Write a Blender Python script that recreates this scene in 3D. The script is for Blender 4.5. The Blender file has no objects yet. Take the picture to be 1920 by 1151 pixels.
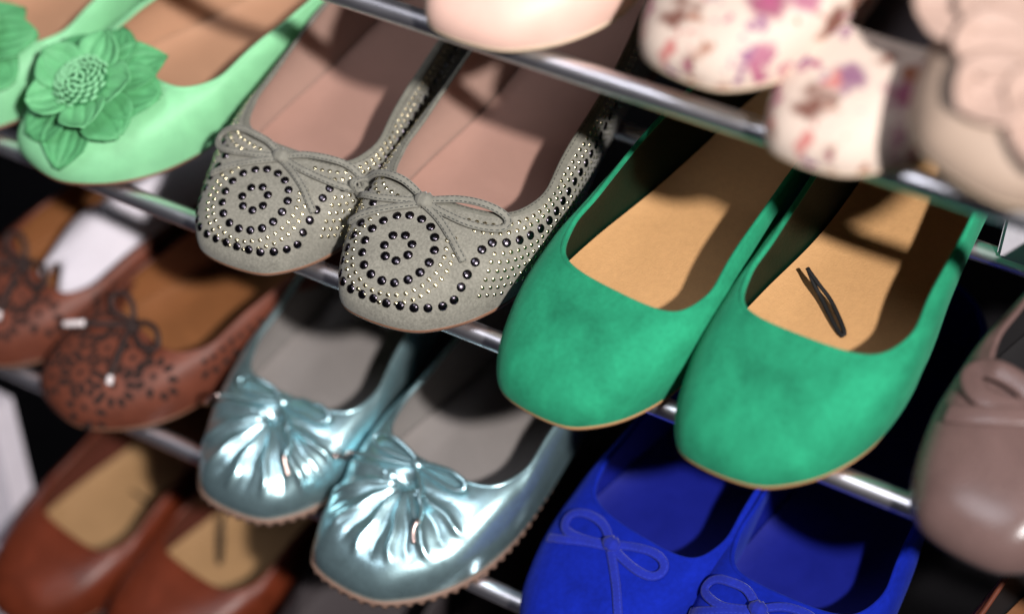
import bpy, bmesh, math, random
import numpy as np
from mathutils import Vector, Matrix
from mathutils.bvhtree import BVHTree

random.seed(7)
np.random.seed(7)
SC = bpy.context.scene
COL = SC.collection
MM = 0.001

# ------------------------------------------------------------------ camera
CAM_R = np.array([[0.85521108, 0.51260336, 0.07649711],
                  [0.33108721, -0.42678615, -0.8415669],
                  [-0.39874211, 0.74504455, -0.53470865]])   # rows: right, down, forward
cam_data = bpy.data.cameras.new('camera')
cam = bpy.data.objects.new('camera', cam_data)
COL.objects.link(cam)
m = Matrix.Identity(4)
for i in range(3):
    m[i][0] = CAM_R[0][i]; m[i][1] = -CAM_R[1][i]; m[i][2] = -CAM_R[2][i]
m[0][3], m[1][3], m[2][3] = 0.0, -0.63647, 0.47762
cam.matrix_world = m
cam_data.sensor_width = 36.0
cam_data.lens = 67.5
cam_data.clip_start = 0.01
cam_data.clip_end = 50.0
cam_data.dof.use_dof = True
cam_data.dof.focus_distance = 0.866
cam_data.dof.aperture_fstop = 2.5
cam_data.dof.aperture_blades = 0
SC.camera = cam

# ------------------------------------------------------------------ light
world = bpy.data.worlds.new('World')
SC.world = world
world.use_nodes = True
bg = world.node_tree.nodes['Background']
bg.inputs['Color'].default_value = (0.52, 0.50, 0.66, 1)
bg.inputs['Strength'].default_value = 0.028

def area_lamp(name, loc, target, size, power, color):
    d = bpy.data.lights.new(name, 'AREA')
    d.shape = 'DISK'; d.size = size; d.energy = power; d.color = color
    o = bpy.data.objects.new(name, d)
    COL.objects.link(o)
    o.location = loc
    o.rotation_euler = (Vector(target) - Vector(loc)).to_track_quat('-Z', 'Y').to_euler()
    return o
# shop spotlight up to the right, its cone fading towards the lower left of the rack
sd = bpy.data.lights.new('key_lamp', 'SPOT')
sd.energy = 325.0; sd.color = (1.0, 0.955, 0.93); sd.shadow_soft_size = 0.05
sd.spot_size = math.radians(30); sd.spot_blend = 1.0
so = bpy.data.objects.new('key_lamp', sd); COL.objects.link(so)
so.location = (1.02, -1.26, 1.25)
so.rotation_euler = (Vector((-0.36, 0, 0.11)) - Vector(so.location)).to_track_quat('-Z', 'Y').to_euler()
area_lamp('ceiling_lamp', (-0.55, -1.15, 1.75), (-0.36, 0, 0), 0.9, 13.0, (0.90, 0.92, 1.0))

SC.view_settings.view_transform = 'Standard'
SC.view_settings.look = 'None'
SC.view_settings.exposure = 0.0
SC.view_settings.gamma = 1.0
SC.cycles.use_denoising = True
SC.cycles.max_bounces = 6

# ------------------------------------------------------------------ materials
def nodes_of(name):
    mt = bpy.data.materials.new(name); mt.use_nodes = True
    nt = mt.node_tree
    return mt, nt, nt.nodes['Principled BSDF']

def mk_mat(name, col, rough=0.6, metal=0.0, stretch=None, var=0.12, vscale=60.0, bump=0.15, bscale=1800.0, sheen=0.0,
           sheen_tint=None, spec=0.4, coat=0.0, var2=0.0, v2scale=400.0, grime=None):
    """leather / suede / cloth: base colour mottled at two sizes, fine relief"""
    mt, nt, p = nodes_of(name)
    N, Lk = nt.nodes, nt.links
    tc = N.new('ShaderNodeTexCoord')
    n1 = N.new('ShaderNodeTexNoise'); n1.inputs['Scale'].default_value = vscale; n1.inputs['Detail'].default_value = 5
    n1.inputs['Roughness'].default_value = 0.62; n1.inputs['Distortion'].default_value = 0.5
    if stretch:      # brushed nap: patches drawn out along the shoe
        mp = N.new('ShaderNodeMapping'); mp.inputs['Scale'].default_value = stretch; mp.inputs['Rotation'].default_value = (0, 0, .5)
        Lk.new(tc.outputs['Object'], mp.inputs[0]); Lk.new(mp.outputs[0], n1.inputs['Vector'])
    else:
        Lk.new(tc.outputs['Object'], n1.inputs['Vector'])
    n2 = N.new('ShaderNodeTexNoise'); n2.inputs['Scale'].default_value = v2scale; n2.inputs['Detail'].default_value = 3
    Lk.new(tc.outputs['Object'], n2.inputs['Vector'])
    r1 = N.new('ShaderNodeMapRange'); r1.inputs[1].default_value = 0.3; r1.inputs[2].default_value = 0.7
    r1.inputs[3].default_value = 1 - var; r1.inputs[4].default_value = 1 + var
    Lk.new(n1.outputs['Fac'], r1.inputs[0])
    r2 = N.new('ShaderNodeMapRange'); r2.inputs[1].default_value = 0.3; r2.inputs[2].default_value = 0.7
    r2.inputs[3].default_value = 1 - var2; r2.inputs[4].default_value = 1 + var2
    Lk.new(n2.outputs['Fac'], r2.inputs[0])
    mu = N.new('ShaderNodeMath'); mu.operation = 'MULTIPLY'
    Lk.new(r1.outputs[0], mu.inputs[0]); Lk.new(r2.outputs[0], mu.inputs[1])
    vm = N.new('ShaderNodeVectorMath'); vm.operation = 'SCALE'
    vm.inputs[0].default_value = col
    Lk.new(mu.outputs[0], vm.inputs['Scale'])
    Lk.new(vm.outputs[0], p.inputs['Base Color'])
    rr = N.new('ShaderNodeMapRange'); rr.inputs[3].default_value = max(0.03, rough - 0.07); rr.inputs[4].default_value = min(1, rough + 0.07)
    Lk.new(n1.outputs['Fac'], rr.inputs[0]); Lk.new(rr.outputs[0], p.inputs['Roughness'])
    p.inputs['Metallic'].default_value = metal
    p.inputs['Specular IOR Level'].default_value = spec
    p.inputs['Coat Weight'].default_value = coat
    p.inputs['Coat Roughness'].default_value = 0.25
    if sheen:
        p.inputs['Sheen Weight'].default_value = sheen
        p.inputs['Sheen Roughness'].default_value = 0.4
        if sheen_tint: p.inputs['Sheen Tint'].default_value = (*sheen_tint, 1)
    if bump:
        n3 = N.new('ShaderNodeTexNoise'); n3.inputs['Scale'].default_value = bscale; n3.inputs['Detail'].default_value = 4
        Lk.new(tc.outputs['Object'], n3.inputs['Vector'])
        b = N.new('ShaderNodeBump'); b.inputs['Strength'].default_value = bump; b.inputs['Distance'].default_value = 0.0006
        Lk.new(n3.outputs['Fac'], b.inputs['Height']); Lk.new(b.outputs['Normal'], p.inputs['Normal'])
    return mt

def mk_stitched(name, col, thread, rough=0.9, pitch=2.2, at=(0.2, 0.8)):
    """narrow strip with two rows of dashed stitching, laid out in the strip's own UVs (u: mm along, v: across)"""
    mt = mk_mat(name, col, rough, sheen=0.2, var=0.12, vscale=120, var2=0.12)
    nt = mt.node_tree; N, Lk = nt.nodes, nt.links; p = N['Principled BSDF']
    src = p.inputs['Base Color'].links[0].from_socket
    uv = N.new('ShaderNodeUVMap'); sp = N.new('ShaderNodeSeparateXYZ'); Lk.new(uv.outputs[0], sp.inputs[0])
    def M(op, a, b=None, c=None):
        n = N.new('ShaderNodeMath'); n.operation = op
        for i, v in enumerate((a, b, c)):
            if v is None: continue
            if isinstance(v, (int, float)): n.inputs[i].default_value = v
            else: Lk.new(v, n.inputs[i])
        return n.outputs[0]
    fr = M('FRACT', M('DIVIDE', sp.outputs[0], pitch))
    dash = M('LESS_THAN', fr, 0.6)
    rows = None
    for a in at:
        c = M('LESS_THAN', M('ABSOLUTE', M('SUBTRACT', sp.outputs[1], a)), 0.055)
        rows = c if rows is None else M('MAXIMUM', rows, c)
    fac = M('MULTIPLY', dash, rows)
    mx = N.new('ShaderNodeMix'); mx.data_type = 'RGBA'
    Lk.new(fac, mx.inputs[0]); Lk.new(src, mx.inputs[6]); mx.inputs[7].default_value = (*thread, 1)
    Lk.new(mx.outputs[2], p.inputs['Base Color'])
    return mt

def mk_floral(name, ground):
    """cotton print: scattered blossoms in plum, magenta, brick and brown on cream"""
    mt, nt, p = nodes_of(name)
    N, Lk = nt.nodes, nt.links
    tc = N.new('ShaderNodeTexCoord')
    ns = N.new('ShaderNodeTexNoise'); ns.inputs['Scale'].default_value = 130; ns.inputs['Detail'].default_value = 3
    Lk.new(tc.outputs['Object'], ns.inputs['Vector'])
    su = N.new('ShaderNodeVectorMath'); su.operation = 'SUBTRACT'; su.inputs[1].default_value = (0.5, 0.5, 0.5)
    Lk.new(ns.outputs['Color'], su.inputs[0])
    sc = N.new('ShaderNodeVectorMath'); sc.operation = 'SCALE'; sc.inputs['Scale'].default_value = 0.016
    Lk.new(su.outputs[0], sc.inputs[0])
    ad = N.new('ShaderNodeVectorMath'); ad.operation = 'ADD'
    Lk.new(tc.outputs['Object'], ad.inputs[0]); Lk.new(sc.outputs[0], ad.inputs[1])
    cur = None
    for scale, thr, seedv, cols in ((58, 0.56, 0.0, [(0.28, 0.08, 0.13), (0.17, 0.07, 0.05), (0.36, 0.13, 0.19), (0.24, 0.11, 0.18)]),
                                    (112, 0.52, 3.1, [(0.34, 0.07, 0.15), (0.50, 0.18, 0.16), (0.20, 0.05, 0.16), (0.30, 0.10, 0.05)])):
        of = N.new('ShaderNodeVectorMath'); of.operation = 'ADD'; of.inputs[1].default_value = (seedv, seedv * .7, seedv * .3)
        Lk.new(ad.outputs[0], of.inputs[0])
        vo = N.new('ShaderNodeTexVoronoi'); vo.inputs['Scale'].default_value = scale
        Lk.new(of.outputs[0], vo.inputs['Vector'])
        sep = N.new('ShaderNodeSeparateColor'); Lk.new(vo.outputs['Color'], sep.inputs[0])
        rp = N.new('ShaderNodeValToRGB'); rp.color_ramp.interpolation = 'CONSTANT'
        e = rp.color_ramp.elements
        e[0].color = (*cols[0], 1); e[1].position = 0.25; e[1].color = (*cols[1], 1)
        for k in (2, 3):
            q = e.new(0.25 * k); q.color = (*cols[k], 1)
        Lk.new(sep.outputs[0], rp.inputs[0])
        mr = N.new('ShaderNodeMapRange'); mr.inputs[1].default_value = thr; mr.inputs[2].default_value = thr - 0.26
        Lk.new(vo.outputs['Distance'], mr.inputs[0])
        gt = N.new('ShaderNodeMath'); gt.operation = 'GREATER_THAN'; gt.inputs[1].default_value = 0.45
        Lk.new(sep.outputs[1], gt.inputs[0])
        mm = N.new('ShaderNodeMath'); mm.operation = 'MULTIPLY'
        Lk.new(mr.outputs[0], mm.inputs[0]); Lk.new(gt.outputs[0], mm.inputs[1])
        mx = N.new('ShaderNodeMix'); mx.data_type = 'RGBA'
        Lk.new(mm.outputs[0], mx.inputs[0])
        if cur is None: mx.inputs[6].default_value = (*ground, 1)
        else: Lk.new(cur, mx.inputs[6])
        Lk.new(rp.outputs[0], mx.inputs[7])
        cur = mx.outputs[2]
    Lk.new(cur, p.inputs['Base Color'])
    p.inputs['Roughness'].default_value = 0.75
    return mt

M = {}
M['green'] = mk_mat('green_suede', (0.018, 0.240, 0.122), 0.95, stretch=(1, .5, 1), var=0.34, vscale=36, var2=0.08, v2scale=500, bump=0.35, sheen=0.25, sheen_tint=(0.3, 1.0, 0.65), spec=0.1)
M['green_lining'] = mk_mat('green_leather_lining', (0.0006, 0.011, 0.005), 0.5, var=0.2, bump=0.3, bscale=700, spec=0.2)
M['tan_insole'] = mk_mat('tan_leather_insole', (0.53, 0.295, 0.125), 0.6, var=0.05, vscale=30, bump=0.45, bscale=1300, var2=0.04)
M['edge_tan'] = mk_mat('tan_sole_edge', (0.42, 0.23, 0.10), 0.7, var=0.15)
M['pewter'] = mk_mat('olive_grey_nubuck', (0.235, 0.226, 0.190), 0.92, var=0.13, vscale=70, var2=0.2, v2scale=900, bump=0.35, sheen=0.2, spec=0.15)
M['pewter_cord'] = mk_stitched('grey_stitched_cord', (0.215, 0.208, 0.175), (0.045, 0.05, 0.048))
M['pewter_edge'] = mk_stitched('grey_stitched_binding', (0.17, 0.165, 0.135), (0.07, 0.07, 0.06), at=(0.3,))
M['rose_lining'] = mk_mat('rose_beige_lining', (0.37, 0.235, 0.19), 0.62, var=0.08, vscale=25, bump=0.2, bscale=900)
M['rose_insole'] = mk_mat('rose_insole', (0.365, 0.212, 0.168), 0.62, var=0.06, vscale=25, bump=0.25, bscale=1300)
M['stud_dark'] = mk_mat('gunmetal_stud', (0.085, 0.075, 0.09), 0.24, metal=1.0, var=0.05, bump=0)
M['stud_gold'] = mk_mat('pale_gold_stud', (0.88, 0.78, 0.52), 0.24, metal=1.0, var=0.05, bump=0)
M['edge_brown'] = mk_mat('brown_sole_edge', (0.20, 0.10, 0.06), 0.55, var=0.2)
M['mint'] = mk_mat('mint_leather', (0.25, 0.61, 0.32), 0.55, var=0.12, vscale=45, bump=0.25, bscale=900, spec=0.35)
M['mint_petal'] = mk_mat('mint_petal_leather', (0.135, 0.44, 0.19), 0.6, var=0.2, vscale=90, bump=0.3, bscale=900)
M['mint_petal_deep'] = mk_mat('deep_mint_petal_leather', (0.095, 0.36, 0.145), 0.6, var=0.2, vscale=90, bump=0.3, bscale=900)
M['mint_dark'] = mk_mat('deep_green_core', (0.03, 0.16, 0.06), 0.7)
M['mint_insole'] = mk_mat('caramel_insole', (0.43, 0.24, 0.145), 0.6, var=0.07, vscale=25, bump=0.2)
M['silver'] = mk_mat('icy_metallic_leather', (0.48, 0.72, 0.77), 0.30, metal=0.88, var=0.12, vscale=60, bump=0.09, bscale=900, var2=0.06, v2scale=300)
M['silver_lining'] = mk_mat('grey_textile_lining', (0.21, 0.195, 0.185), 0.8, var=0.08)
M['silver_insole'] = mk_mat('grey_textile_insole', (0.215, 0.195, 0.185), 0.8, var=0.1, vscale=30)
M['copper'] = mk_mat('copper_aglet', (0.62, 0.46, 0.42), 0.35, metal=1.0, bump=0)
M['rubber'] = mk_mat('ridged_brown_rubber', (0.19, 0.115, 0.085), 0.65, var=0.15)
M['blue'] = mk_mat('cobalt_suede', (0.004, 0.015, 0.29), 0.95, stretch=(1, .5, 1), var=0.22, vscale=45, var2=0.1, bump=0.35, sheen=0.2, sheen_tint=(0.2, 0.3, 1.0), spec=0.1)
M['blue_cord'] = mk_stitched('cobalt_stitched_cord', (0.005, 0.016, 0.30), (0.012, 0.03, 0.36))
M['blue_in'] = mk_mat('blue_leather_lining', (0.002, 0.007, 0.19), 0.55, var=0.1, bump=0.25, bscale=1000)
M['brown'] = mk_mat('russet_leather', (0.135, 0.037, 0.02), 0.55, var=0.25, vscale=50, bump=0.25, bscale=800)
M['brown_hole'] = mk_mat('dark_backing', (0.018, 0.008, 0.006), 0.9)
M['brown_in'] = mk_mat('brown_leather_lining', (0.21, 0.08, 0.027), 0.55, var=0.15, vscale=30)
M['lace'] = mk_mat('dark_brown_lace', (0.030, 0.016, 0.014), 0.7, bump=0.4)
M['aglet'] = mk_mat('clear_white_aglet', (0.75, 0.68, 0.68), 0.25, bump=0)
M['orange'] = mk_mat('burnt_orange_leather', (0.12, 0.022, 0.008), 0.42, var=0.28, vscale=45, bump=0.25, bscale=700)
M['orange_in'] = mk_mat('dark_maroon_lining', (0.07, 0.014, 0.008), 0.6)
M['orange_insole'] = mk_mat('sand_insole', (0.33, 0.19, 0.085), 0.65, var=0.06)
M['mauve'] = mk_mat('mauve_soft_leather', (0.145, 0.090, 0.082), 0.27, var=0.12, vscale=40, bump=0.2, bscale=600, spec=0.5)
M['black_in'] = mk_mat('black_lining', (0.006, 0.005, 0.006), 0.8)
M['pink'] = mk_mat('blush_leather', (0.80, 0.52, 0.43), 0.5, var=0.05, bump=0.15)
M['cream_edge'] = mk_mat('cream_sole_edge', (0.66, 0.50, 0.36), 0.6)
M['floral'] = mk_floral('floral_print_cotton', (0.62, 0.50, 0.42))
M['tan'] = mk_mat('taupe_leather', (0.38, 0.28, 0.215), 0.6, var=0.08, vscale=40)
M['tan_petal'] = mk_mat('rosy_taupe_petal', (0.43, 0.295, 0.24), 0.6, var=0.1)
M['black'] = mk_mat('black_elastic', (0.004, 0.004, 0.004), 0.75)
M['charcoal'] = mk_mat('charcoal_leather', (0.030, 0.024, 0.026), 0.55, var=0.2)
M['charcoal_in'] = mk_mat('slate_lining', (0.055, 0.045, 0.048), 0.75)
M['white_plastic'] = mk_mat('white_powder_coat', (0.62, 0.58, 0.64), 0.5, var=0.05, bump=0.05)
M['paper'] = mk_mat('white_tissue', (0.66, 0.62, 0.68), 0.85, var=0.06, vscale=30, bump=0.2, bscale=200)
M['panel'] = mk_mat('black_back_panel', (0.006, 0.005, 0.007), 0.9, var=0.2, vscale=8)
def mk_chrome():
    mt, nt, p = nodes_of('brushed_chrome')
    N, Lk = nt.nodes, nt.links
    p.inputs['Base Color'].default_value = (0.95, 0.93, 0.98, 1); p.inputs['Metallic'].default_value = 1.0
    tc = N.new('ShaderNodeTexCoord'); n = N.new('ShaderNodeTexNoise'); n.inputs['Scale'].default_value = 90; n.inputs['Detail'].default_value = 4
    mp = N.new('ShaderNodeMapping'); mp.inputs['Scale'].default_value = (.25, 3, 3)
    Lk.new(tc.outputs['Object'], mp.inputs[0]); Lk.new(mp.outputs[0], n.inputs['Vector'])
    r = N.new('ShaderNodeMapRange'); r.inputs[3].default_value = 0.30; r.inputs[4].default_value = 0.46
    Lk.new(n.outputs['Fac'], r.inputs[0]); Lk.new(r.outputs[0], p.inputs['Roughness'])
    return mt
M['chrome'] = mk_chrome()

# ------------------------------------------------------------------ mesh helpers (millimetres in, metres out)
def new_mesh(name, V, Fc, uv=None, smooth=True, k=1.0):
    me = bpy.data.meshes.new(name)
    me.from_pydata((np.asarray(V, float) * (MM * k)).tolist(), [], Fc)
    if smooth: me.polygons.foreach_set('use_smooth', [True] * len(me.polygons))
    if uv is not None:
        ul = me.uv_layers.new(name='UVMap')
        li = np.zeros(len(me.loops), dtype=int); me.loops.foreach_get('vertex_index', li)
        ul.data.foreach_set('uv', np.asarray(uv, float)[li].ravel())
    me.update()
    return me

def put(name, me, mat, parent=None, mw=None):
    if mat is not None and not me.materials: me.materials.append(mat)
    o = bpy.data.objects.new(name, me)
    COL.objects.link(o)
    if parent is not None: o.parent = parent
    if mw is not None: o.matrix_local = mw
    return o

def empty(name, label, cat, group=None):
    o = bpy.data.objects.new(name, None); COL.objects.link(o)
    o.empty_display_size = 0.02
    o['label'] = label; o['category'] = cat
    if group: o['group'] = group
    return o

def grid_faces(nv, nu, wrap=True, flip=False):
    f = []
    for i in range(nv - 1):
        for j in range(nu if wrap else nu - 1):
            a, b = i * nu + j, i * nu + (j + 1) % nu
            q = (a, b, b + nu, a + nu)
            f.append(q[::-1] if flip else q)
    return f

def frames(P, up):
    P = np.asarray(P, float); T = np.gradient(P, axis=0); T /= np.linalg.norm(T, axis=1)[:, None] + 1e-9
    B = np.cross(T, up); B /= np.linalg.norm(B, axis=1)[:, None] + 1e-9
    Nn = np.cross(B, T)
    return T, B, Nn

def smooth_path(P, n=40, closed=False):
    """centripetal Catmull-Rom through the points, evenly resampled"""
    P = np.asarray(P, float)
    Q = np.vstack([P[-1:], P, P[:2]]) if closed else np.vstack([2 * P[0] - P[1], P, 2 * P[-1] - P[-2]])
    out = []
    for i in range(1, len(Q) - 2):
        p0, p1, p2, p3 = Q[i - 1], Q[i], Q[i + 1], Q[i + 2]
        for t in np.linspace(0, 1, 16, endpoint=False):
            out.append(.5 * (2 * p1 + (p2 - p0) * t + (2 * p0 - 5 * p1 + 4 * p2 - p3) * t * t + (3 * p1 - p0 - 3 * p2 + p3) * t ** 3))
    if not closed: out.append(P[-1])
    out = np.array(out)
    d = np.concatenate([[0], np.cumsum(np.linalg.norm(np.diff(out, axis=0), axis=1))])
    s = np.linspace(0, d[-1], n)
    return np.column_stack([np.interp(s, d, out[:, i]) for i in range(out.shape[1])])

def strip(P, up, w, t, seg=10, power=3.0, taper=None, closed=False):
    """flat cord / tube swept along P; returns verts, faces, uv"""
    P = np.asarray(P, float); n = len(P)
    up = np.broadcast_to(np.asarray(up, float), P.shape)
    if closed:
        Pe = np.vstack([P[-1:], P, P[:1]]); ue = np.vstack([up[-1:], up, up[:1]])
        T, B, Nn = frames(Pe, ue); B, Nn = B[1:-1], Nn[1:-1]
    else:
        T, B, Nn = frames(P, up)
    a = np.linspace(0, 2 * np.pi, seg, endpoint=False)
    ca, sa = np.cos(a), np.sin(a)
    cx = np.sign(ca) * abs(ca) ** (2 / power); cy = np.sign(sa) * abs(sa) ** (2 / power)
    k = np.ones(n) if taper is None else np.asarray(taper)
    V = P[:, None, :] + B[:, None, :] * (cx * w / 2)[None, :, None] * k[:, None, None] + Nn[:, None, :] * (cy * t / 2)[None, :, None] * k[:, None, None]
    L = np.concatenate([[0], np.cumsum(np.linalg.norm(np.diff(P, axis=0), axis=1))])
    uv = np.stack([np.repeat(L[:, None], seg, 1), np.repeat(((cx + 1) / 2)[None], n, 0)], 2).reshape(-1, 2)
    F = grid_faces(n, seg)
    if closed:
        F += [((n - 1) * seg + j, (n - 1) * seg + (j + 1) % seg, (j + 1) % seg, j) for j in range(seg)]
    else:
        F += [tuple(range(seg))[::-1], tuple((n - 1) * seg + j for j in range(seg))]
    return V.reshape(-1, 3), F, uv

def dome(seg=10, rings=3, flat=0.6):
    V = [(0, 0, flat)]; F = []
    for r in range(1, rings + 1):
        th = r / rings * math.pi / 2
        for j in range(seg):
            a = 2 * math.pi * j / seg
            V.append((math.sin(th) * math.cos(a), math.sin(th) * math.sin(a), flat * math.cos(th) - (0.25 if r == rings else 0)))
    F += [(0, 1 + j, 1 + (j + 1) % seg) for j in range(seg)]
    for r in range(rings - 1):
        for j in range(seg):
            a, b = 1 + r * seg + j, 1 + r * seg + (j + 1) % seg
            F.append((a, a + seg, b + seg, b))
    return np.array(V), F

def basis(p, nrm, k=1.0, spin=0.0, size=1.0, tangent=None):
    """matrix that puts a unit-mm mesh at p (mm, shoe local) with +Z along nrm"""
    z = Vector(nrm).normalized()
    t = Vector(tangent) if tangent is not None else Vector((1, 0, 0))
    x = t - z * t.dot(z)
    if x.length < 1e-4: x = Vector((0, 1, 0)) - z * z.y
    x.normalize(); y = z.cross(x)
    R = Matrix((x, y, z)).transposed()
    R = R @ Matrix.Rotation(spin, 3, 'Z')
    mt = R.to_4x4() @ Matrix.Diagonal((size * k, size * k, size * k, 1))
    mt.translation = Vector(p) * MM * k
    return mt

# ------------------------------------------------------------------ the shoe last: outline, topline, upper surface
def catmull(P, per=40):
    P = np.array(P, float); N = len(P); out = []
    t = np.linspace(0, 1, per, endpoint=False)[:, None]
    for i in range(N):
        p0, p1, p2, p3 = P[(i - 1) % N], P[i], P[(i + 1) % N], P[(i + 2) % N]
        out.append(.5 * ((2 * p1) + (-p0 + p2) * t + (2 * p0 - 5 * p1 + 4 * p2 - p3) * t * t + (-p0 + 3 * p1 - 3 * p2 + p3) * t ** 3))
    return np.vstack(out)
LAT = [(-11.5,1.9),(-20.3,8),(-29.8,21.5),(-37,42.5),(-39.7,69),(-38,98),(-33,135),(-29.5,175),(-28,210),(-20.5,237)]
MED = [(17,1.9),(24.8,8),(32.5,21.5),(37.5,42.5),(38.5,67),(35,96),(28.5,135),(26.5,175),(27,210),(19.5,237)]

def outline(w):
    return catmull([(x * w, y) for x, y in [(2.5, 0)] + LAT + [(-.5, 250)] + MED[::-1]])

def rimcurve(ty, w, zt, zs, zh, tw=0.):
    lat = [(-14 - tw, ty + 1.5), (-25 - tw, ty + 8), (-31.5 - tw * .8, ty + 24), (-34.5, ty + 44), (-35, 138), (-32.3, 175), (-28, 210), (-19, 234)]
    med = [(17 + tw, ty + 1.5), (26 + tw, ty + 8), (30.5 + tw * .8, ty + 24), (32.5, ty + 44), (31.5, 138), (30, 175), (27.3, 210), (18, 234)]
    c = catmull([(x * w, y) for x, y in [(2., ty)] + lat + [(-.5, 246)] + med[::-1]])
    z = np.interp(c[:, 1], [ty, ty + 20, ty + 50, 165, 215, 250], [zt, zt - 1.5, zs - 4, zs, zh - 5, zh])
    for _ in range(30): z = (np.roll(z, 1) + z + np.roll(z, -1)) / 3
    return np.column_stack([c, z])

def arclen(c):
    return np.concatenate([[0], np.cumsum(np.linalg.norm(np.diff(np.vstack([c, c[:1]]), axis=0), axis=1))])
def resamp(c, s):
    a = arclen(c); cc = np.vstack([c, c[:1]])
    return np.column_stack([np.interp(s, a, cc[:, i]) for i in range(c.shape[1])])

def matched(o, r, U, ty):
    ao, ar = arclen(o), arclen(r); ho, hr = np.argmax(o[:, 1]), np.argmax(r[:, 1])
    at = lambda c, y, lo, hi: lo + int(np.argmin(abs(c[lo:hi, 1] - y)))
    no, nr = len(o), len(r)
    ko = [0, ao[at(o, ty + 2, 0, ho)], ao[at(o, 150, 0, ho)], ao[ho], ao[at(o, 150, ho, no)], ao[at(o, ty + 2, ho, no)], ao[-1]]
    kr = [0, ar[at(r, ty + 20, 0, hr)], ar[at(r, 150, 0, hr)], ar[hr], ar[at(r, 150, hr, nr)], ar[at(r, ty + 20, hr, nr)], ar[-1]]
    so = np.linspace(0, ao[-1], U, endpoint=False)
    sr = np.interp(so, ko, kr)
    d = np.diff(np.append(sr, sr[0] + ar[-1]))
    for _ in range(int(U * .12 * U / 80)): d = (np.roll(d, 1) + 2 * d + np.roll(d, -1)) / 4
    sr = np.concatenate([[0], np.cumsum(d)[:-1]])
    return resamp(o, so), resamp(r, sr % ar[-1])

class Last:
    def __init__(s, ty=52., w=1.07, U=160, V=22, zt=35., zs=42., zh=56., mirror=False, spring=7., bul=3.0, tw=4.5, toedx=-5., rimdx=2., lin=.22, base=3., wrinkle=0.35, seed=0):
        s.ty, s.w, s.spring, s.mirror, s.base, s.U, s.V = ty, w, spring, mirror, base, U, V
        o_, r_ = outline(w), rimcurve(ty, w, zt, zs, zh, tw)
        sg = -1 if mirror else 1
        o_[:, 0] += sg * toedx * np.clip(1 - o_[:, 1] / 65, 0, 1) ** 2       # toe swung a little to one side
        r_[:, 0] += sg * rimdx * np.clip(1 - (r_[:, 1] - ty) / 90, 0, 1)
        O, R = matched(o_, r_, U, ty)
        t = np.linspace(0, 1, V + 1)[:, None]; th = t * np.pi / 2
        h = 1 - np.cos(th); v = (1 - lin) * np.sin(th) + lin * t
        D = R[:, :2] - O
        tan = np.roll(O, -1, 0) - np.roll(O, 1, 0)
        n = np.column_stack([tan[:, 1], -tan[:, 0]]); n /= np.linalg.norm(n, axis=1)[:, None]
        n *= np.sign(np.median(((O - np.array([0, 125])) * n).sum(1)))
        P = np.zeros((V + 1, U, 3))
        fade = np.clip(1 - np.linalg.norm(D, axis=1) / 60, 0, 1)
        b = bul * np.sin(np.pi * t) * fade[None]
        P[:, :, :2] = O[None] + D[None] * h[:, :, None] + n[None] * b[:, :, None]
        P[:, :, 2] = base + (R[:, 2] - base)[None] * v
        s.O, s.n2 = O, n
        s.P = s.fin(P)
        s.calc_normals()
        if wrinkle:   # slight hand-made unevenness of the stretched upper
            rs = np.random.RandomState(seed + 11)
            A = np.zeros(P.shape[:2])
            for _ in range(14):
                kx, ky, kz, ph = rs.normal(0, .10), rs.normal(0, .07), rs.normal(0, .10), rs.uniform(0, 6.28)
                A += np.sin(s.P[..., 0] * kx + s.P[..., 1] * ky + s.P[..., 2] * kz + ph)
            s.P += s.N * (A * wrinkle / 3.7 * np.sin(np.pi * np.clip(t, 0, .95)))[..., None]
            s.calc_normals()
    def fin(s, P):
        P = np.array(P, float)
        P[..., 2] += s.spring * np.clip((75 - P[..., 1]) / 75, 0, None) ** 2
        if s.mirror: P[..., 0] *= -1
        return P
    def calc_normals(s):
        P = s.P
        du = np.roll(P, -1, 1) - np.roll(P, 1, 1); dv = np.gradient(P, axis=0)
        N = np.cross(du, dv); N /= np.linalg.norm(N, axis=2)[..., None] + 1e-9
        c = P.copy(); c[..., 0] *= 0.2; c[..., 1] = np.clip(c[..., 1], s.ty + 25, 215); c[..., 2] = 0
        N *= np.sign(np.median(np.sign(((P - c) * N).sum(2))))
        s.N = N
    def bvh(s):
        return BVHTree.FromPolygons([Vector(p) for p in s.P.reshape(-1, 3)], grid_faces(s.V + 1, s.U))
    def setup_vamp(s, beta=24.):
        s.tree = s.bvh(); b = math.radians(beta)
        K = s.P[-1, 0]
        s.K = Vector((0.0, K[1], K[2])); s.eb = Vector((0, -math.cos(b), -math.sin(b))); s.nv = Vector((0, -math.sin(b), math.cos(b)))
    def shift_vamp(s, a, b):
        s.K = s.K + Vector((a, 0, 0)) + s.eb * b
    def on_vamp(s, a, b, lift=0.0, flat=0.0):
        """a: mm across (+x), b: mm towards the toe, measured on the plane of the vamp"""
        o = s.K + Vector((a, 0, 0)) + s.eb * b
        h = s.tree.ray_cast(o + s.nv * 45, -s.nv)
        if h[0] is None or (h[0] - o).length > 60:
            h = s.tree.find_nearest(o)
            p, n = Vector(o), s.nv
            q = h[0]; p = Vector((o.x, o.y, max(q.z - 1.0, min(o.z, q.z + 2))))
            return np.array(p + n * lift), np.array(n)
        p, n = h[0], h[1]
        if n.dot(s.nv) < 0: n = -n
        n = (n * (1 - flat) + s.nv * flat).normalized()
        return np.array(p + n * lift), np.array(n)

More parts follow.
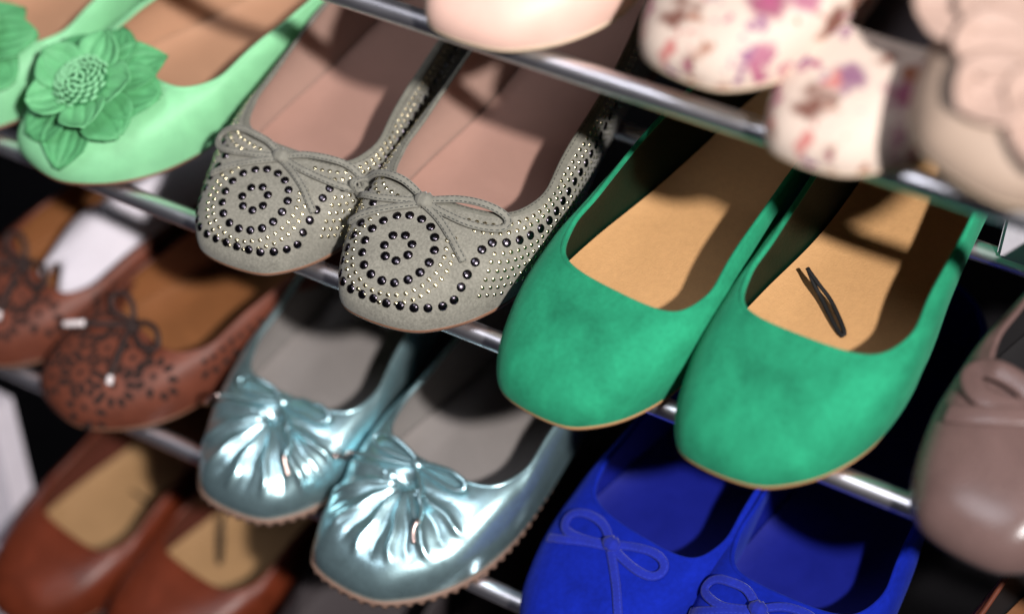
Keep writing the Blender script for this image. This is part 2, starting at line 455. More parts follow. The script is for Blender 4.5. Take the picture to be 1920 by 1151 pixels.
# ------------------------------------------------------------------ shoe parts
def build_shoe(label, X, over, yaw, row, scale, ty, mats, mirror=False, group=None, pitch=.34, roll=0., dx=0., lift=5.2,
               name='ballet_flat', U=160, V=22, pleats=False, serrated=False, rim_w=2.6, rim_t=2.4, last_kw={}, stitched_rim=False, cat='shoe'):
    s = Last(ty=ty, mirror=mirror, U=U, V=V, seed=abs(hash_int(label)) % 1000, **last_kw)
    k = scale; s.k = k
    root = empty(name, label, cat, group)
    Rm = Matrix.Rotation(pitch, 3, 'X') @ Matrix.Rotation(yaw, 3, 'Z') @ Matrix.Rotation(roll, 3, 'Y')
    nrm = Matrix.Rotation(pitch, 3, 'X') @ Vector((0, 0, 1))
    T = Vector((X, 0, row * 142.4)) + nrm * lift - (Rm @ Vector((0, over, 0))) * k
    mw = Rm.to_4x4(); mw.translation = T * MM
    root.matrix_world = mw
    s.root = root; s.mw = mw
    if pleats: pleat(s)
    V1 = s.V + 1
    uvu = np.tile(np.concatenate([[0], np.cumsum(np.linalg.norm(np.diff(s.P[-1], axis=0), axis=1))]), V1)
    s.upper = put('upper', new_mesh('upper', s.P.reshape(-1, 3), grid_faces(V1, s.U), k=k), M[mats[0]], root)
    # lining: the inner face of the upper, 1.7 mm in
    Lb = Last(ty=ty, mirror=mirror, U=120, V=14, wrinkle=0.2, **last_kw)
    Q = Lb.P - Lb.N * (1.7 + (4.5 * np.clip((ty - Lb.P[..., 1:2]) / 8, 0, 1) if pleats else 0))
    put('lining', new_mesh('lining', Q.reshape(-1, 3), grid_faces(15, 120), k=k), M[mats[1]], root)
    # topline binding
    rim = s.P[-1] - s.N[-1] * 0.8
    rim = smooth_path(rim, 220, closed=True)[:-1]
    upn = np.array([0, 0, 1.0])
    outw = np.array([Vector(q) for q in np.array([smooth_path(s.N[-1], 220, closed=True)[:-1]])[0]])
    T_, B_, N_ = frames(np.vstack([rim[-1:], rim, rim[:1]]), np.vstack([outw[-1:], outw, outw[:1]]))
    V_, F_, uv_ = strip(rim, outw, rim_w, rim_t, seg=10, power=2.4, closed=True)
    put('binding', new_mesh('binding', V_, F_, uv=uv_, k=k), M[mats[3] if len(mats) > 3 and mats[3] else mats[0]], root)
    # insole: spine-to-edge rings, cupped
    O = s.O - s.n2 * 2.2; yc = np.clip(O[:, 1], 34, 216)
    spine = np.column_stack([np.interp(yc, [30, 100, 160, 220], [0, -1.5, -3, -.8]) * s.w, yc])
    rings = []
    ts = np.array([0, .3, .55, .75, .88, .96, 1.0])
    for t in ts:
        xy = spine + (O - spine) * t
        rings.append(np.column_stack([xy, np.full(len(O), s.base + 1.0 + 3.2 * t ** 5)]))
    I = s.fin(np.array(rings))
    put('insole', new_mesh('insole', I.reshape(-1, 3), grid_faces(len(ts), s.U), k=k), M[mats[2]], root)
    # outsole with a welt edge
    Uo = 420 if serrated else s.U
    Oo = resamp(s.O, np.linspace(0, arclen(s.O)[-1], Uo, endpoint=False)); no = resamp(s.n2, np.linspace(0, arclen(s.n2)[-1], Uo, endpoint=False)) if False else None
    tan = np.roll(Oo, -1, 0) - np.roll(Oo, 1, 0); no = np.column_stack([tan[:, 1], -tan[:, 0]]); no /= np.linalg.norm(no, axis=1)[:, None]
    no *= np.sign(np.median(((Oo - np.array([0, 125])) * no).sum(1)))
    for _ in range(6): no = (np.roll(no, 1, 0) + 2 * no + np.roll(no, -1, 0)) / 4
    if serrated:
        sq = np.where((np.arange(Uo) // 2) % 2 == 0, 0.9, -0.5)[:, None]
        prof = [(-4, -1.2, 0), (0.6, -1.2, 1), (1.1, 0.3, 1), (1.1, 1.6, 1), (1.5, 1.8, 0), (1.5, 3.0, 0), (-1.5, 3.7, 0)]
    else:
        sq = np.zeros((Uo, 1))
        prof = [(-4, 0, 0), (-1.2, 0.2, 0), (-.3, 0.7, 0), (-.1, 1.7, 0), (-.3, 2.6, 0), (-1.8, 3.0, 0)]
    tuck = np.interp(Oo[:, 1], [0, 45, 95, 150, 200, 250], [0, 0, -2.6, -4.5, -3.0, -1.0])[:, None]   # the sole is narrower at the waist
    rr = [np.column_stack([Oo + no * (d + tuck + sq * e), np.full(Uo, z)]) for d, z, e in prof]
    rr.insert(0, np.column_stack([Oo * np.array([0.02, .9]) + np.array([0, 12]), np.full(Uo, prof[0][1])]))
    G = s.fin(np.array(rr))
    osl = put('outsole', new_mesh('outsole', G.reshape(-1, 3), grid_faces(len(rr), Uo), k=k), M[mats[4]], root)
    # low heel block
    hb = [p for p in s.O if p[1] > 190]; hb = np.array(sorted(hb, key=lambda p: math.atan2(p[1] - 205, p[0]))) * np.array([.96, 1])
    n_ = len(hb); hv = np.vstack([np.column_stack([hb, np.full(n_, -8.)]), np.column_stack([hb, np.full(n_, 0.2)])])
    hf = [(i, (i + 1) % n_, n_ + (i + 1) % n_, n_ + i) for i in range(n_)] + [tuple(range(n_))[::-1]]
    put('heel', new_mesh('heel', s.fin(hv), hf, smooth=False, k=k), M[mats[4]], root)
    s.setup_vamp()
    return s

def hash_int(t):
    h = 0
    for c in t: h = (h * 31 + ord(c)) & 0xffff
    return h

def pleat(s, n=13, A=2.8):
    """gathered toe: puffed folds fanning out of a point in front of the throat"""
    P = s.P; pole = np.array([-5.0 if s.mirror else 0.0, s.ty - 13.0])
    K = P[-1, 0]
    dx, dy = P[..., 0] - pole[0], -(P[..., 1] - pole[1])
    rho = np.hypot(dx, dy * 1.1); ph = np.arctan2(dx, dy)
    sm = lambda a, b, x: np.clip((x - a) / (b - a), 0, 1) ** 2 * (3 - 2 * np.clip((x - a) / (b - a), 0, 1))
    rs = np.random.RandomState(5 + int(s.mirror))
    warp = ph + 0.02 * np.sin(3 * ph + rs.uniform(0, 6)) + 0.02 * np.sin(rho * .35 + rs.uniform(0, 6))
    cyc = warp * n / 2.0 / np.pi + .13
    dl = np.abs(cyc - np.round(cyc))                                   # 0 on a ridge, .5 midway
    lobe = np.clip(1 - (dl * 2) ** 2.4, 0, 1)
    fold = .62 * np.exp(-(dl / .10) ** 2) + .42 * lobe
    lobe_var = 1 + .1 * np.sin(np.round(cyc) * 2.4 + 1)
    edge = 45 - 4 * np.abs(ph)
    win = sm(.5, 7, rho) * (1 - sm(edge - 7, edge + 1, rho)) * (1 - sm(1.3, 1.9, np.abs(ph)))
    dent = -4.0 * np.exp(-(rho / 4.5) ** 2)
    s.P = P + s.N * ((A * lobe_var * (fold - .5) * win) + dent * (np.arange(P.shape[0]) < P.shape[0] - 2)[:, None])[..., None]
    s.calc_normals()

def cord(s, parent, name, pts, mat, w, t, lift=1.0, n=36, flat=0.4, power=3.0, taper=None):
    """a strip laid on the vamp: pts = (a, b, height)"""
    q = smooth_path(np.array(pts, float), n)
    PP, NN = [], []
    for a, b, h in q:
        p, nn = s.on_vamp(a, b, 0, flat); PP.append(p + nn * (h + t * .5)); NN.append(nn)
    PP = np.array(PP); NN = np.array(NN)
    for _ in range(3):
        PP[1:-1] = (PP[:-2] + 2 * PP[1:-1] + PP[2:]) / 4; NN[1:-1] = (NN[:-2] + 2 * NN[1:-1] + NN[2:]) / 4
    V_, F_, uv_ = strip(PP, NN, w, t, power=power, taper=taper)
    return put(name, new_mesh(name, V_, F_, uv=uv_, k=s.k), mat, parent)

def bow(s, mat, loops, tails, w=3.4, t=1.9, knot=(0, 0.5), knot_r=4.0, aglet=None, aglet_len=7.0, flat=0.4, power=3.0):
    kp, kn = s.on_vamp(knot[0], knot[1], 1.2)
    mesh = knot_mesh(knot_r, s.k)
    bm_ = basis(kp, kn, s.k)
    b = put('bow', mesh, mat, s.root, bm_)
    inv = bm_.inverted()
    def own(o):
        o.matrix_local = inv; return o
    for L in loops: own(cord(s, b, 'loop', L, mat, w, t, n=46, flat=flat, power=power))
    for ti, Tl in enumerate(tails):
        al = aglet_len[ti] if isinstance(aglet_len, tuple) else aglet_len
        own(cord(s, b, 'tail', Tl, mat, w, t, n=26, flat=flat, power=power))
        if aglet is not None:
            e, d = np.array(Tl[-1], float), np.array(Tl[-1], float) - np.array(Tl[-2], float)
            d /= np.linalg.norm(d[:2]) + 1e-6
            own(cord(s, b, 'aglet', [e - d * .8, e + d * al * .5, e + d * al], aglet, w * 1.15, w * 1.15, n=8, flat=flat, power=2.0))
    return b

def knot_mesh(r, k):
    """small lumpy wrapped knot: three turns of cord over a core"""
    V, F = [], []
    seg, rings = 14, 9
    P = []
    for i in range(rings):
        x = (i / (rings - 1) - .5) * 2
        rad = math.sqrt(max(0.02, 1 - x * x * .8)) * (1 + .13 * math.cos(i * math.pi / 1.33))
        for j in range(seg):
            a = 2 * math.pi * j / seg
            P.append((x * r * 1.05, math.cos(a) * rad * r * .95, math.sin(a) * rad * r * .72 + r * .2))
    F = grid_faces(rings, seg) + [tuple(range(seg))[::-1], tuple((rings - 1) * seg + j for j in range(seg))]
    return new_mesh('knot', np.array(P), F, uv=np.zeros((len(P), 2)) + .5, k=1.0)

def std_bow(s, mat, w=3.4, t=1.9, sx=1.0, jit=0.0, tails=None, hz=.7, **kw):
    j = lambda: random.uniform(-1, 1) * jit
    R = [(1, 0, 1.2), (13, -4.2 + j(), 2.6), (26, -6.5, 3.2), (36, -6 + j(), 2.6), (40.5 + j(), -1.5, 2.0), (36, 3.0 + j(), 1.6), (25, 4.4, 1.4), (12, 3.2, .9), (2, 1.2, .6)]
    Lp = [(-1, 0, 1.2), (-12, -5 + j(), 2.8), (-24, -6.2, 3.4), (-34, -4.5 + j(), 2.8), (-38 + j(), .6, 2.0), (-33, 5.0 + j(), 1.6), (-22, 5.6, 1.2), (-11, 3.6, .9), (-2, 1.2, .6)]
    if tails is None:
        tails = [[(0, 1.5, .2), (-11, 7.5, .3), (-21, 14 + j(), .3), (-30, 19.5 + j(), .4)], [(0, 1.5, .2), (10, 6, .3), (20, 12.5 + j(), .3), (29 + j(), 20.5, .3)]]
    loops = [[(a * sx, b, h * hz) for a, b, h in Q] for Q in (R, Lp)]
    return bow(s, mat, loops, tails, w=w, t=t, **kw)

# ------------------------------------------------------------------ decorations
DOME_V, DOME_F = dome(flat=0.36)
ME_STUD = new_mesh('dome_stud', DOME_V * 2.25, DOME_F); ME_STUD.materials.append(M['stud_dark'])
ME_GOLD = new_mesh('gold_stud', DOME_V * 1.08, DOME_F); ME_GOLD.materials.append(M['stud_gold'])

def stud(s, p, n, big):
    j = .16 if big else .12      # pressed in by hand: none sits quite true
    p = np.asarray(p, float) + np.random.uniform(-j, j, 3); n = np.asarray(n, float) + np.random.normal(0, .07, 3)
    put('dark_stud' if big else 'gold_stud', ME_STUD if big else ME_GOLD, None, s.root, basis(p, n, s.k, spin=random.uniform(0, 6)))

def stud_pattern(s):
    c_b = 24.5
    def ring(r, n, big, a0=0, skip=None, sq=1.0):
        for i in range(n):
            a = a0 + 2 * math.pi * i / n
            if skip and skip(a): continue
            p, nn = s.on_vamp(r * math.cos(a), c_b + r * sq * math.sin(a), 0.15)
            stud(s, p, nn, big)
    ring(6.4, 7, True, .3)
    ring(16.2, 17, True, .1)
    up = lambda a: -2.5 < (a + math.pi) % (2 * math.pi) - math.pi < -.65
    ring(21.2, 34, False, .05, up)
    ring(24.6, 40, False, .1, up)
    # ring of big studs set just above the welt, all round the toe, then running back along each side
    P = s.P; cum = np.zeros(P.shape[:2]); seg = np.linalg.norm(np.diff(P, axis=0), axis=2)
    cum[1:] = np.cumsum(seg, axis=0); tot = cum[-1]
    def at(u, d_from_rim=None, d_from_sole=None):
        j = int(round(u)) % s.U; d = d_from_sole if d_from_sole is not None else tot[j] - d_from_rim
        f = u % s.U; j0 = int(f) % s.U; j1 = (j0 + 1) % s.U; fr = f - int(f)
        out = []
        for jj in (j0, j1):
            dd = d if d_from_sole is not None else tot[jj] - d_from_rim
            i = np.interp(dd, cum[:, jj], np.arange(s.V + 1))
            i0 = min(int(i), s.V - 1); t = i - i0
            out.append((P[i0, jj] * (1 - t) + P[i0 + 1, jj] * t, s.N[i0, jj] * (1 - t) + s.N[i0 + 1, jj] * t))
        return out[0][0] * (1 - fr) + out[1][0] * fr, out[0][1] * (1 - fr) + out[1][1] * fr, tot[j]
    def walk(fn, u0, u1, step):
        """points at even spacing along the curve fn(u)"""
        us = np.linspace(u0, u1, 400); pts = np.array([fn(u)[0] for u in us])
        d = np.concatenate([[0], np.cumsum(np.linalg.norm(np.diff(pts, axis=0), axis=1))])
        for q in np.arange(0, d[-1], step):
            yield fn(np.interp(q, d, us))
    yo = s.O[:, 1]
    sideL = [i for i in range(s.U // 2) if yo[i] < s.ty - 40][-1]
    sideR = [i for i in range(s.U // 2, s.U) if yo[i] < s.ty - 40][0]
    f_ = s.U / 160
    # one chain of big studs: back along one topline, down in front of it, round the toe above the welt and up again
    arms = {}
    for sgn, u0 in ((1, sideL), (-1, sideR)):
        u0 = u0 if sgn > 0 else u0 - s.U
        top = at(u0 + sgn * 2.4 * f_, d_from_rim=14)[2] - 14
        col = [at(u0 + sgn * 2.4 * f_ * t, d_from_sole=11.5 + (top - 11.5) * t)[:2] for t in np.linspace(0, 1, 30)]
        ua = u0 + sgn * 2.4 * f_
        lin = [at(u, d_from_rim=14.0)[:2] for u in np.linspace(ua, ua + sgn * 40 * f_, 120)]
        arms[sgn] = col + lin
    mid = [at(u, d_from_sole=11.5)[:2] for u in np.linspace(sideR - s.U, sideL, 160)]
    chain = arms[-1][::-1] + mid + arms[1]
    cp, cn = np.array([c[0] for c in chain]), np.array([c[1] for c in chain])
    dd = np.concatenate([[0], np.cumsum(np.linalg.norm(np.diff(cp, axis=0), axis=1))])
    for q in np.linspace(0, dd[-1], int(dd[-1] / 6.0)):
        stud(s, [np.interp(q, dd, cp[:, i]) for i in range(3)], [np.interp(q, dd, cn[:, i]) for i in range(3)], True)
    for sgn, u0 in ((1, sideL), (-1, sideR)):
        lim = 50 * f_
        ua = u0 + sgn * 2.4 * f_
        for d, st, ln in ((5.0, -5, .95), (9.2, -3, .95), (18.6, 2, .86), (22.4, 1.9, .8), (26.2, 1.8, .7), (30.0, 1.6, .56), (33.8, 1.4, .42), (37.6, 1.2, .3)):
            for p, n, t_ in walk(lambda u, d=d: at(u, d_from_rim=d), ua + sgn * st * f_, ua + sgn * lim * ln, 3.75):
                if d < t_ - 7: stud(s, p, n, False)

def petal_mesh(L, W, tip=0.35, cup=3.0, curl=4.0, veins=5, k=1.0, rs=None, nx=25, ny=11):
    V = []
    ph = rs.uniform(0, 6) if rs else 0
    for i in range(ny):
        t = i / (ny - 1)
        wd = W * (math.sin(math.pi * min(1, t * .80 + .10)) ** .75) * (1 - max(0, t - .72) / .28 * (1 - tip) * .85)
        if t > .985: wd = W * .08
        for j in range(nx):
            q = (j / (nx - 1) - .5) * 2
            z = cup * (q * q) * math.sin(math.pi * t) + curl * (t ** 2)
            f = (q * veins * .5 + .5) % 1.0 - .5                       # pressed veins
            z -= 1.15 * math.exp(-(f / .13) ** 2) * math.sin(math.pi * t) ** .5
            z += 1.1 * math.sin(t * 6 + q * 2.2 + ph) * t
            V.append((q * wd, t * L, z))
    return new_mesh('petal', np.array(V), grid_faces(ny, nx, wrap=False), k=1.0)

def thick(o, t):
    md = o.modifiers.new('thickness', 'SOLIDIFY'); md.thickness = t * MM; md.offset = 0
    return o

def flower(s, a, b, up, matp, matc, matcore, rot=0.0, size=.94):
    p, n = s.on_vamp(a, b, up, flat=0.55)
    rs = random.Random(3 + int(s.mirror))
    V_, F_ = dome(24, 6, 0.62)
    fl = put('flower', new_mesh('flower_core', V_ * 14.0, F_), M[matcore], s.root, basis(p, n, s.k, spin=rot, size=size))
    mats = [petal_mesh(33, 17, .5, 1.6, -2.5, 5, rs=rs), petal_mesh(36, 15.5, .35, 2.0, -3.5, 5, rs=rs), petal_mesh(30, 15.5, .5, 2.5, -2.0, 4, rs=rs)]
    tops = [petal_mesh(24, 13.5, .6, 3.5, 4.5, 4, rs=rs), petal_mesh(25, 13.5, .55, 3.5, 3.5, 4, rs=rs)]
    def add(me, ang, r0, z, tilt, mt_=None):
        mt = Matrix.Rotation(ang, 4, 'Z') @ Matrix.Translation(Vector((0, r0, z)) * MM) @ Matrix.Rotation(tilt, 4, 'X')
        o = put('petal', me, M[mt_ or matp], fl, mt); thick(o, .6)
    for i in range(8):
        add(mats[i % 3], 2 * math.pi * (i + rs.uniform(-.16, .16)) / 8 + .25, 8.0, -4.0 + 1.6 * (i % 2), -.06 + rs.uniform(-.08, .06), matp + '_deep')
    for i in range(5):
        add(tops[i % 2], 2 * math.pi * (i + rs.uniform(-.12, .12)) / 5 + .05, 7.0, 0.2 + .6 * (i % 2), .10 + rs.uniform(-.1, .12))
    # coiled leather strips packed into the centre
    cv = []
    seg = 6
    for i, (x, r) in enumerate(((-1, .25), (-.72, .75), (0, 1), (.72, .75), (1, .25))):
        for j in range(seg):
            q = 2 * math.pi * j / seg; cv.append((x * 2.0, math.cos(q) * r * .82, math.sin(q) * r * .82 - .35 * x * x))
    cme = new_mesh('stamen', np.array(cv), grid_faces(5, seg) + [tuple(range(seg))[::-1], tuple(4 * seg + j for j in range(seg))])
    cme.materials.append(M[matc])
    n_ = 84
    for i in range(n_):
        rr = 13.2 * math.sqrt((i + .5) / n_); aa = i * 2.39996
        zz = 8.6 * math.sqrt(max(0, 1 - (rr / 14.2) ** 2))
        nn = (rr * math.cos(aa) * .6, rr * math.sin(aa) * .6, 9.0)
        tg = (-math.sin(aa) + rs.uniform(-.5, .5), math.cos(aa) + rs.uniform(-.5, .5), 0)
        put('stamen', cme, None, fl, basis((1.18 * rr * math.cos(aa), 1.18 * rr * math.sin(aa), 1.18 * zz + .9), nn, 1.0, tangent=tg, size=rs.uniform(.95, 1.2)))
    return fl

def hole_mesh(L, W):
    V = [(0, 0, .05)]; n = 10
    for j in range(n):
        a = 2 * math.pi * j / n
        x = math.cos(a); V.append((math.sin(a) * W * (1 - .25 * x), x * L, 0))
    return new_mesh('perforation', np.array(V), [(0, 1 + j, 1 + (j + 1) % n) for j in range(n)], smooth=False)
ME_LEAF = hole_mesh(3.0, 1.85); ME_LEAF.materials.append(M['brown_hole'])
ME_DOT = hole_mesh(1.7, 1.6); ME_DOT.materials.append(M['brown_hole'])

def perforate(s, motifs, r=8.6, n=10, a_in=0.0):
    """broguing: rings of leaf-shaped holes round a dot"""
    for (a, b) in motifs:
        p, nn = s.on_vamp(a, b, .22); put('perforation', ME_DOT, None, s.root, basis(p, nn, s.k))
        for i in range(n):
            t = 2 * math.pi * i / n + a
            p, nn = s.on_vamp(a + r * math.cos(t), b + r * math.sin(t), .22)
            put('perforation', ME_LEAF, None, s.root, basis(p, nn, s.k, spin=0, tangent=tuple(Vector((-math.sin(t), 0, 0)) + s.eb * math.cos(t))))

def perforate_side(s, ds=(9, 18), step=8.0, y0=60, y1=170):
    P = s.P; tot = np.linalg.norm(np.diff(P, axis=0), axis=2).cumsum(0)
    for j in range(0, s.U, max(1, int(step / 3.3))):
        if not (y0 < s.O[j, 1] < y1): continue
        for q, d in enumerate(ds):
            jj = (j + q) % s.U
            i = int(np.argmin(abs(tot[:, jj] - (tot[-1, jj] - d))))
            put('perforation', ME_LEAF if (j + q) % 2 else ME_DOT, None, s.root, basis(P[i, jj] + s.N[i, jj] * .22, s.N[i, jj], s.k, spin=j * .8))

def inside_loop(s, p0, mid, p1, mat, w=1.6):
    """elastic display loop hanging from the lining onto the insole"""
    p0, mid, p1 = map(np.array, (p0, mid, p1)); d = np.array([2.3, 0, 0.4])
    path = smooth_path(np.array([p0, p0 * .5 + mid * .5 + d * .5, mid + d, p1 * .75 + mid * .25 + d * .9, p1, p1 * .75 + mid * .25 - d * .7, mid - d * .9, p0 * .5 + mid * .5 - d * .6, p0 + np.array([.4, 0, 0])]), 50)
    V_, F_, uv_ = strip(path, np.array([0, 0, 1.0]), w, w * .7, seg=8, power=2)
    o = put('hanging_loop', new_mesh('hanging_loop', V_, F_, k=s.k), M[mat], s.root)
    return o

# ------------------------------------------------------------------ the setting and the rack
def box(name, lo, hi, mat, parent=None, bev=0.0):
    bm = bmesh.new(); bmesh.ops.create_cube(bm, size=1.0)
    lo, hi = np.array(lo, float), np.array(hi, float)
    for v in bm.verts:
        v.co = Vector(((lo + hi) / 2 + np.array(v.co) * (hi - lo)) * MM)
    if bev: bmesh.ops.bevel(bm, geom=bm.edges[:], offset=bev * MM, segments=2, affect='EDGES')
    me = bpy.data.meshes.new(name); bm.to_mesh(me); bm.free()
    return put(name, me, mat, parent)
bp = box('back_wall', (-3500, 330, -1600), (2200, 345, 1600), M['panel']); bp['kind'] = 'structure'

PITCH = .34
rack = empty('shoe_rack', 'shoe rack of chrome rails in slanted tiers with white side frame', 'shoe rack')
def rail(y, z, r=5.0, x0=-1100., x1=420.):
    n, seg = 60, 20; V = []
    xs = np.linspace(x0, x1, n)
    for x in xs:
        for j in range(seg):
            a = 2 * math.pi * j / seg
            V.append((x, y + r * math.cos(a), z + r * math.sin(a)))
    F = grid_faces(n, seg) + [tuple(range(seg))[::-1], tuple((n - 1) * seg + j for j in range(seg))]
    return put('rail', new_mesh('rail', np.array(V), F), M['chrome'], rack)
for r in (1, 0, -1, -2):
    rail(0, r * 142.4)
    rail(143 * math.cos(PITCH), r * 142.4 + 143 * math.sin(PITCH))

# ------------------------------------------------------------------ the shoes, tier by tier
# second tier ---------------------------------------------------------------
g = 'pair of plain green suede flats'
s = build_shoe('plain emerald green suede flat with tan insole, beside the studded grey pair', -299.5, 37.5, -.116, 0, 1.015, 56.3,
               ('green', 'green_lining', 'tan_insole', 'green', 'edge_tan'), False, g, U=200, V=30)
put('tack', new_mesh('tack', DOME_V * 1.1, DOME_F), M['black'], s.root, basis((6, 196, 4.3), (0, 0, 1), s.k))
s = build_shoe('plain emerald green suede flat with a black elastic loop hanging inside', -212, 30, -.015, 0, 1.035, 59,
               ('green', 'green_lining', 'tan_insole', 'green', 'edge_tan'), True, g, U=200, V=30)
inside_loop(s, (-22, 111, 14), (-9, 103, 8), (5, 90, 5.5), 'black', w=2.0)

g = 'pair of studded grey flats'
for lab, X, ov, yw, sc, ty, mir in (('olive grey studded flat with a cord bow, next to the mint flower shoe', -475, 25.8, .025, 1.0, 55.5, False),
                                    ('olive grey studded flat with a cord bow, touching the green suede pair', -387.5, 23.4, .045, 1.05, 53, True)):
    s = build_shoe(lab, X, ov, yw, 0, sc, ty, ('pewter', 'rose_lining', 'rose_insole', 'pewter_edge', 'edge_brown'), mir, g, U=200, V=30, rim_w=4.2, rim_t=2.0)
    s.shift_vamp(*((-7, 2.5) if mir else (1, 4.5)))
    stud_pattern(s)
    std_bow(s, M['pewter_cord'], jit=.8)

g = 'pair of mint green flower flats'
s = build_shoe('mint green leather flat with a leather flower, its whole toe in view', -594, 17, -.28, 0, 1.02, 64,
               ('mint', 'mint_insole', 'mint_insole', 'mint', 'edge_brown'), True, g, U=180, V=26)
flower(s, 0, 24, 8.5, 'mint_petal', 'mint', 'mint_dark', rot=.2)
s = build_shoe('mint green leather flower flat cut off by the left edge of the photo', -683, 19, -.22, 0, 1.0, 60,
               ('mint', 'mint_insole', 'mint_insole', 'mint', 'edge_brown'), False, g, U=180, V=26)
flower(s, 10, 20, 8.5, 'mint_petal', 'mint', 'mint_dark', rot=-.3)

s = build_shoe('mauve leather flat with soft leather bow at the right end of its tier', -115, 24, -.16, 0, 1.006, 62,
               ('mauve', 'black_in', 'black_in', 'mauve', 'charcoal'), False, None, U=180, V=26, rim_w=4.0, rim_t=2.4)
Rl = [(1, 0, 1.5), (12, -5, 2.5), (25, -6, 3.4), (33, 0, 3), (25, 7, 2), (12, 5, 1), (2, 1, .6)]
bow(s, M['mauve'], [Rl, [(-a, b, h) for a, b, h in Rl]], [[(0, 2, .5), (-12, 10, .8), (-26, 17, .6), (-33, 19, .6)], [(0, 2, .5), (12, 10, .8), (25, 19, .6)]], w=9, t=1.8, knot=(0, 2), knot_r=5.5, flat=.5)

# third tier ----------------------------------------------------------------
g = 'pair of icy metallic flats'
for lab, X, ov, yw, sc, ty, mir in (('icy silver blue metallic flat with pleated toe, beside the russet perforated shoe', -472.5, 27, .015, 1.04, 56.5, False),
                                    ('icy silver blue metallic flat with pleated toe, beside the blue suede pair', -386, 38.6, -.09, 1.06, 64, True)):
    s = build_shoe(lab, X, ov, yw, -1, sc, ty, ('silver', 'silver_lining', 'silver_insole', 'silver', 'rubber'), mir, g, U=600, V=70, pleats=True, serrated=True, rim_w=2.2)
    s.shift_vamp(*((-5, 3) if mir else (0, 4)))
    Rl = [(1, 0, 1.2), (10, -3.5, 3), (20, -4.5, 4), (28, -1, 3), (24, 3, 2), (12, 2.5, 1.2), (2, 1, .8)]
    bow(s, M['silver'], [Rl, [(-a * .95, b - 1, h) for a, b, h in Rl]], [[(0, 1.5, .8), (-12, 5, 1.5), (-24, 8, 2.5), (-31, 11, 3.0)], [(0, 1.5, .8), (8, 7, 2), (15, 16, 2.5), (19, 24, 2.2)]],
        w=2.2, t=1.8, knot_r=3.0, aglet=M['copper'], aglet_len=9, power=2.2)

g = 'pair of cobalt suede flats'
for lab, X, ov, yw, sc, ty, mir in (('cobalt blue suede flat with a thin bow, next to the silver pair', -283, 27, -.15, 1.005, 65, False),
                                    ('cobalt blue suede flat with a thin bow, below the right green shoe', -198.5, 16.3, .0, 1.0, 54, True)):
    s = build_shoe(lab, X, ov, yw, -1, sc, ty, ('blue', 'blue_in', 'blue_in', 'blue', 'edge_tan'), mir, g, U=180, V=26)
    s.shift_vamp(*((-8, 10) if mir else (-4, 10)))
    std_bow(s, M['blue_cord'], w=4.3, t=1.3, hz=.45, jit=1.0, sx=.72, tails=[[(0, 1.5, .2), (-12, 6, .4), (-21, 10, .4), (-30, 13, .4)], [(0, 1.5, .2), (7, 8, .4), (16, 17, .4), (24, 27, .4)]])

g = 'pair of russet perforated flats'
for lab, X, ov, yw, sc, ty, mir in (('russet perforated leather flat with dark lace bow, beside the silver pair', -586, 21.3, -.31, 1.0, 56, True),
                                    ('russet perforated leather flat cut off at left with white tissue inside', -674, 10, -.36, 1.0, 54, False)):
    s = build_shoe(lab, X, ov, yw, -1, sc, ty, ('brown', 'brown_in', 'brown_in', 'brown', 'edge_brown'), mir, g, U=160, V=24, lift=5.2)
    perforate(s, [(-20, 30), (0, 36), (20, 29), (-32, 13), (32, 12), (0, 17), (-14, 48), (14, 48), (-16, 12), (16, 12)])
    perforate_side(s, ds=(9, 18), step=7.5)
    Rl = [(1, 0, 1.5), (8, -6, 5), (18, -8, 7), (25, -2, 5), (20, 5, 3), (9, 4, 2), (2, 1, 1)]
    bow(s, M['lace'], [Rl, [(-a * .8, b - 3, h + 1) for a, b, h in Rl]], [[(0, 1.5, 1), (-8, 7, 2), (-15, 13, 3), (-20, 17, 3.5)], [(0, 1.5, 1), (6, 10, 1.2), (12, 19, .8), (17, 27, .6)]],
        w=3.2, t=2.8, knot_r=4.2, aglet=M['aglet'], aglet_len=(12, 3.5), power=2.0)
    if not mir: tissue_in = s
s = build_shoe('russet perforated flat in the bottom right corner under the mauve shoe', -92, 30, -.12, -1, 1.0, 56,
               ('brown', 'black_in', 'brown_in', 'brown', 'edge_brown'), True, None, U=160, V=24)
perforate(s, [(-20, 30), (0, 36), (19, 28), (-31, 14), (31, 12), (0, 16)]); perforate_side(s)

# lowest tier ---------------------------------------------------------------
g = 'pair of burnt orange flats'
s = build_shoe('burnt orange leather flat with sand insole beside the white frame', -622, 39, -.15, -2, .98, 53,
               ('orange', 'orange_in', 'orange_insole', 'orange', 'edge_brown'), False, g, rim_w=4)
inside_loop(s, (18, 120, 20), (10, 108, 9), (-8, 108, 7), 'black')
s = build_shoe('burnt orange leather flat with a coiled black loop under the silver shoe', -541, 27, -.15, -2, .98, 53,
               ('orange', 'orange_in', 'orange_insole', 'orange', 'edge_brown'), True, g, rim_w=4)
inside_loop(s, (-22, 100, 20), (-16, 88, 9), (-8, 78, 6), 'black')
for lab, X, mir in (('charcoal flat in deep shade below the left silver shoe', -440, False), ('charcoal flat in deep shade below the right silver shoe', -354, True)):
    build_shoe(lab, X, 30, -.05, -2, 1.0, 53, ('charcoal', 'charcoal_in', 'charcoal_in', 'charcoal', 'charcoal'), mir, 'pair of charcoal flats')

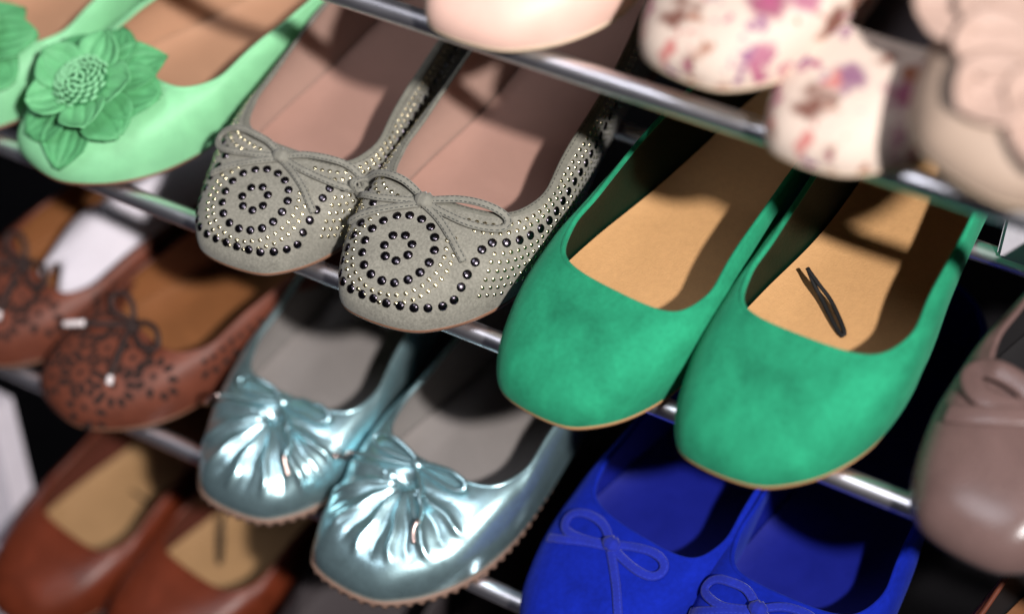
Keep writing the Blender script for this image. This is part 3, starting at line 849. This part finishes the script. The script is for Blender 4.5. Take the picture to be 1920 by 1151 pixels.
# top tier ------------------------------------------------------------------
build_shoe('plain blush pink leather flat on the top rail, out of focus', -356, 16.9, 0, 1, 1.0, 53,
           ('pink', 'pink', 'pink', 'pink', 'cream_edge'), True, None)
g = 'pair of floral print flats'
build_shoe('floral print cotton flat beside the blush pink shoe', -262, 16, -.12, 1, 1.0, 62,
           ('floral', 'cream_edge', 'cream_edge', 'floral', 'cream_edge'), False, g, lift=22, last_kw=dict(w=1.0))
build_shoe('floral print cotton flat half hidden by the taupe shoe', -203, 25, -.03, 1, .9, 58,
           ('floral', 'charcoal_in', 'charcoal_in', 'floral', 'cream_edge'), True, g, last_kw=dict(w=1.0))
s = build_shoe('taupe leather flat with scalloped petals at the top right corner', -144, 31, -.14, 1, 1.0, 60,
               ('tan', 'tan', 'tan', 'tan', 'cream_edge'), False, None, roll=.24, lift=31)
rs = random.Random(2)
pm = petal_mesh(30, 15, .5, 3, 3, 4)
for i, (a, b, r) in enumerate(((-6, 12, 2.2), (-14, 6, 1.5), (8, 14, 3.1), (20, 8, 4.0), (-18, -2, 1.0), (4, 2, .1), (14, -2, 5.4), (-24, 10, 1.9), (-2, 22, 2.7), (-26, -8, .7), (12, 24, 3.4))):
    p, n = s.on_vamp(a, b, 2.0, flat=.5)
    o = put('petal', pm, M['tan_petal'], s.root, basis(p, n, s.k, spin=r)); thick(o, 1.2)

# ------------------------------------------------------------------ small things
# white side frame of the rack and the clip on its rear rail
prof = [(-682.6, -192.0), (-668.9, -264.8), (-659.8, -362.5), (-655, -520), (-720, -520), (-735, -300), (-752, -190)]
fv = [(x, y, z) for y in (12, 30) for x, z in prof]; fn = len(prof)
ff = [tuple(range(fn))[::-1], tuple(range(fn, 2 * fn))] + [(i, (i + 1) % fn, fn + (i + 1) % fn, fn + i) for i in range(fn)]
put('end_panel', new_mesh('end_panel', np.array(fv, float), ff, smooth=False), M['white_plastic'], rack)
box('rail_clip', (-166, 128, 51), (-149, 142, 76), M['white_plastic'], rack, bev=2)

# crumpled tissue stuffed in the left russet shoe
def crumple(name, label, s, y0, y1, halfw, z0, h):
    nx, ny = 26, 34; V = []
    rs = np.random.RandomState(4); W = rs.normal(0, 1, (6, 4))
    for i in range(ny):
        t = i / (ny - 1)
        for j in range(nx):
            q = (j / (nx - 1) - .5) * 2
            y = y0 + (y1 - y0) * t
            z = z0 + h * (1 - q * q) * (math.sin(math.pi * min(1, .12 + .9 * t)) ** .4)
            c = sum(abs(math.sin(W[k][0] * q * 3 + W[k][1] * t * 7 + W[k][2])) * W[k][3] for k in range(6))
            e = min(1, t * 5)
            V.append((q * halfw * (.9 + .1 * math.sin(t * 9)) * (.55 + .45 * e) - 1, y + 5 * math.sin(q * 4 + 1), z + c * 2.2 * e - 9 * (1 - e)))
    o = put(name, new_mesh(name, np.array(V), grid_faces(ny, nx, wrap=False), k=s.k), M['paper'])
    o.matrix_world = s.mw.copy()
    thick(o, .6)
    o['label'] = label; o['category'] = 'tissue paper'
crumple('tissue_paper', 'crumpled white tissue stuffed in the left russet perforated shoe', tissue_in, 66, 235, 28, 14, 30)
